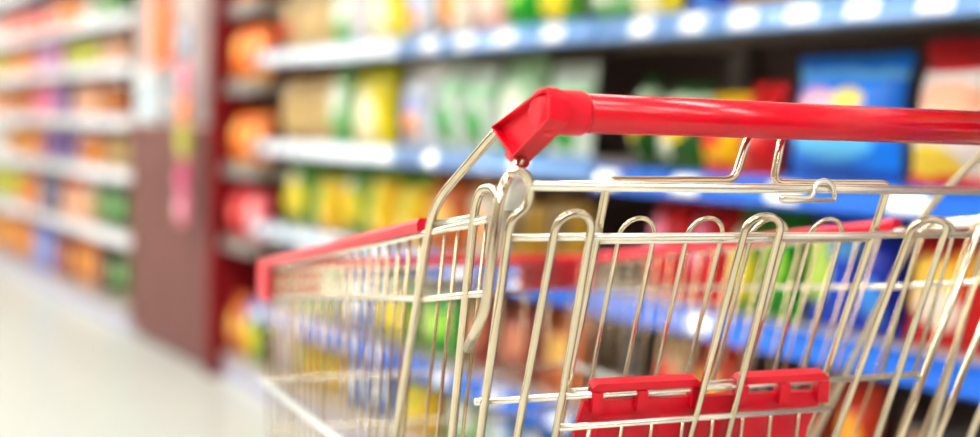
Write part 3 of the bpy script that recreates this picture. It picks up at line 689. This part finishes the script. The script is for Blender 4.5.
# tall looped rods
def loop(xa, xb, ytop, ys, ba, bb, yb, r, off, name, parent, zend=None):
    A, B = onG(xa, ys, off), onG(xb, ys, off); R = (B.x - A.x) / 2; C_ = (A + B) / 2
    A2, B2 = onG(ba, yb, off), onG(bb, yb, off)
    z = ZG if zend is None else zend
    pts = [ext(A, A2, z), A]
    topz = onG((xa + xb) / 2, ytop, off).z
    for k in range(1, 10):
        a = pi - pi * k / 10; zz = C_.z + (topz - C_.z) * sin(a)
        pts.append(Vector((C_.x + R * cos(a), .02 + off + GS * (.93 - zz), zz)))
    pts += [B, ext(B, B2, z)]
    return MB().tube(pts, r, 10 if r > .0025 else 8).build(name, 'wire_zinc', parent)
for xa, xb, yt, ba, bb in ((555, 591, 213, 517, 555), (745, 780, 216, 690, 727), (911, 946, 219, 835, 877)):
    loop(xa, xb, yt, 230, ba, bb, 437, .0033, -.004, 'looped_rod', gate)
d0, d1 = onG(981, 225, -.004), onG(901, 437, -.004); MB().tube([d0, ext(d0, d1, ZG)], .0033, 10).build('looped_rod', 'wire_zinc', gate)
d0, d1 = onG(1016, 240, -.004), onG(938, 437, -.004); MB().tube([d0, ext(d0, d1, ZG)], .0033, 10).build('looped_rod', 'wire_zinc', gate)

# folding child seat back behind the gate: frame, looped thin wires, red flap
OF = .016
def onS(x, y): return onG(x, y, OF)
VS = onS(606, 181).y
s1 = [onS(604, 200), onS(557, 437)]; s2 = [onS(882, 205), onS(805, 437)]
mb = MB().tube(fillet([ext(s1[0], s1[1], ZG + .02), onS(605, 196), onV(608, 180.5, VS), onV(734, 180.5, VS), onV(747, 140, VS + .002), onV(755, 116, VS + .008)], .010, 5), .0036, 10)
seat = mb.build('child_seat_back', 'wire_zinc', cart)
MB().tube(fillet([ext(s2[0], s2[1], ZG + .02), onS(884, 200), onV(888, 184, VS), onV(773, 183, VS), onV(781, 142, VS + .002), onV(787, 118, VS + .008)], .010, 5), .0036, 10).build('seat_frame_rod', 'wire_zinc', seat)
a, b = onS(592, 240.5), onS(872, 241.5); MB().tube([a, Vector((b.x, a.y, a.z))], RM, 8).build('cross_wire', 'wire_plated_lit', seat)
a, b = onG(556, 428, -.004), onG(830, 408, -.004); MB().tube([a, Vector((b.x, a.y, a.z))], RM, 8).build('cross_wire', 'wire_plated_lit', seat)
a, b = onS(566, 391), onS(820, 372); MB().tube([a, Vector((b.x, a.y, a.z))], RN, 8).build('cross_wire', 'wire_plated_lit', seat)
for xa, xb, yt, ba, bb in ((619, 654, 218, 591, 624), (687, 722, 218, 655, 685), (751, 786, 219, 713, 745), (810, 841, 219, 772, 801), (919, 953, 221, 880, 912)):
    loop(xa, xb, yt, 236, ba, bb, 380, RN, OF + .006, 'looped_wire', seat, onS(640, 391).z)
for x in (587, 619, 649, 680, 710, 740, 768, 796):
    a = onG(x + 3, 424 - (x - 587) * .07, -.004); b = onG(x - 4, 470, -.004); MB().tube([a, ext(a, b, ZG + .03)], RN, 6).build('seat_wire', 'wire_zinc', seat)
# red flap hooked over the gate's lower cross rod
LW = lambda x: 402 - (x - 475) * .0471       # picture row of the lower cross rod
nrm = Vector((0, -1, -GS)).normalized()
def quad(mb, P_, off, th): mb.prism([onG(x, y, 0.006) + nrm * off for x, y in P_], nrm * -th)
def flap(xa, xb, xm, name_parent):
    mb = MB(); top = lambda x: LW(x) - 14.5
    quad(mb, [(xa + 4, top(xa)), (xb - 4, top(xb)), (xb + 1, top(xb) + 4), (xb, LW(xb) - 7), (xa, LW(xa) - 7), (xa - 1, top(xa) + 4)], .004, .010)      # bar above the rod
    for c_ in (xa + 4, xm, xb - 4):
        quad(mb, [(c_ - 5, LW(c_) - 6), (c_ + 5, LW(c_) - 6), (c_ + 3, LW(c_) + 14), (c_ - 7, LW(c_) + 14)], .0050, .010)                                # hooks round the rod
    o_ = mb.build('hook_bar', 'red_plastic_matt', name_parent); return o_
mb = MB()
quad(mb, [(584, LW(584) + 5), (825, LW(825) + 6), (812, 420), (798, 445), (780, 500), (560, 520), (572, 445), (577, 428)], -.001, .004)
fo = mb.build('seat_flap', 'red_plastic_matt', cart)
flap(592, 699, 641, fo); flap(737, 826, 783, fo)
for xx in (600, 660, 720, 780):      # shallow stiffening ribs
    m_ = MB(); quad(m_, [(xx, LW(xx) + 20), (xx + 30, LW(xx + 30) + 20), (xx + 22, 470), (xx - 8, 470)], -.0004, .002); m_.build('flap_rib', 'red_plastic_matt', fo)
# little wire latch on the pivot rod
def onW(x, y, off=0.0): return onV(x, y, w1a.y - .006 + off)
pts = [onW(834, 200), onW(782, 201), onW(780, 198), onW(783, 196.5), onW(809, 198), onW(814, 194), onW(816, 184), onW(824, 180), onW(832, 184), onW(835, 193), onW(834, 200)]
MB().tube(fillet(pts, .004, 3), .0020, 8).tube(fillet([p + Vector((.0035, .004, .0004)) for p in pts[4:]], .004, 3), .0020, 8).build('wire_latch', 'wire_plated_lit', cart)

# chassis, tray and casters (below the picture)
ch = MB()
for f in (lambda p: Vector(p), mir):
    ch.tube(fillet([f(p) for p in (Vector((Lu(.31, ZB) - .004, .31, ZB + .01)), Vector((.02, .05, .20)), Vector((.02, -.02, .15)), Vector((.05, .80, .15)))], .05, 5), .010, 10)
    ch.tube([f((.045, .62, .15)), f((Lu(.62, ZB), .70, ZB))], .009, 8)
for v in (.10, .45, .78): ch.tube([(.03, v, .15), (2 * UC - .03, v, .15)], .008, 8)
chs = ch.build('chassis', 'wire_zinc', cart)
for i in range(9):
    u = .06 + (2 * UC - .12) * i / 8; MB().tube([(u, .02, .162), (u, .79, .162)], .003, 6).build('tray_wire', 'wire_plated_lit', chs)
for f in (lambda p: Vector(p), mir):
    for v in (.0, .74):
        c_ = Vector((.04, v, 0)); k_ = MB()
        k_.box(tuple(f(c_ + Vector((-.022, -.02, .09)))[:2]) + (.06,), tuple(f(c_ + Vector((-.019, .02, 0)))[:2]) + (.135,))
        k_.box(tuple(f(c_ + Vector((.019, -.02, .09)))[:2]) + (.06,), tuple(f(c_ + Vector((.022, .02, 0)))[:2]) + (.135,))
        k_.box(tuple(f(c_ + Vector((-.022, -.02, .09)))[:2]) + (.128,), tuple(f(c_ + Vector((.022, .02, 0)))[:2]) + (.145,))
        fork = k_.build('caster_fork', 'wire_zinc', cart)
        pw = f(c_); MB().tube([pw + Vector((-.016, 0, .0625)), pw + Vector((-.013, 0, .0625)), pw + Vector((.013, 0, .0625)), pw + Vector((.016, 0, .0625))], [.052, .0625, .0625, .052], 24).build('wheel', 'rubber', fork)
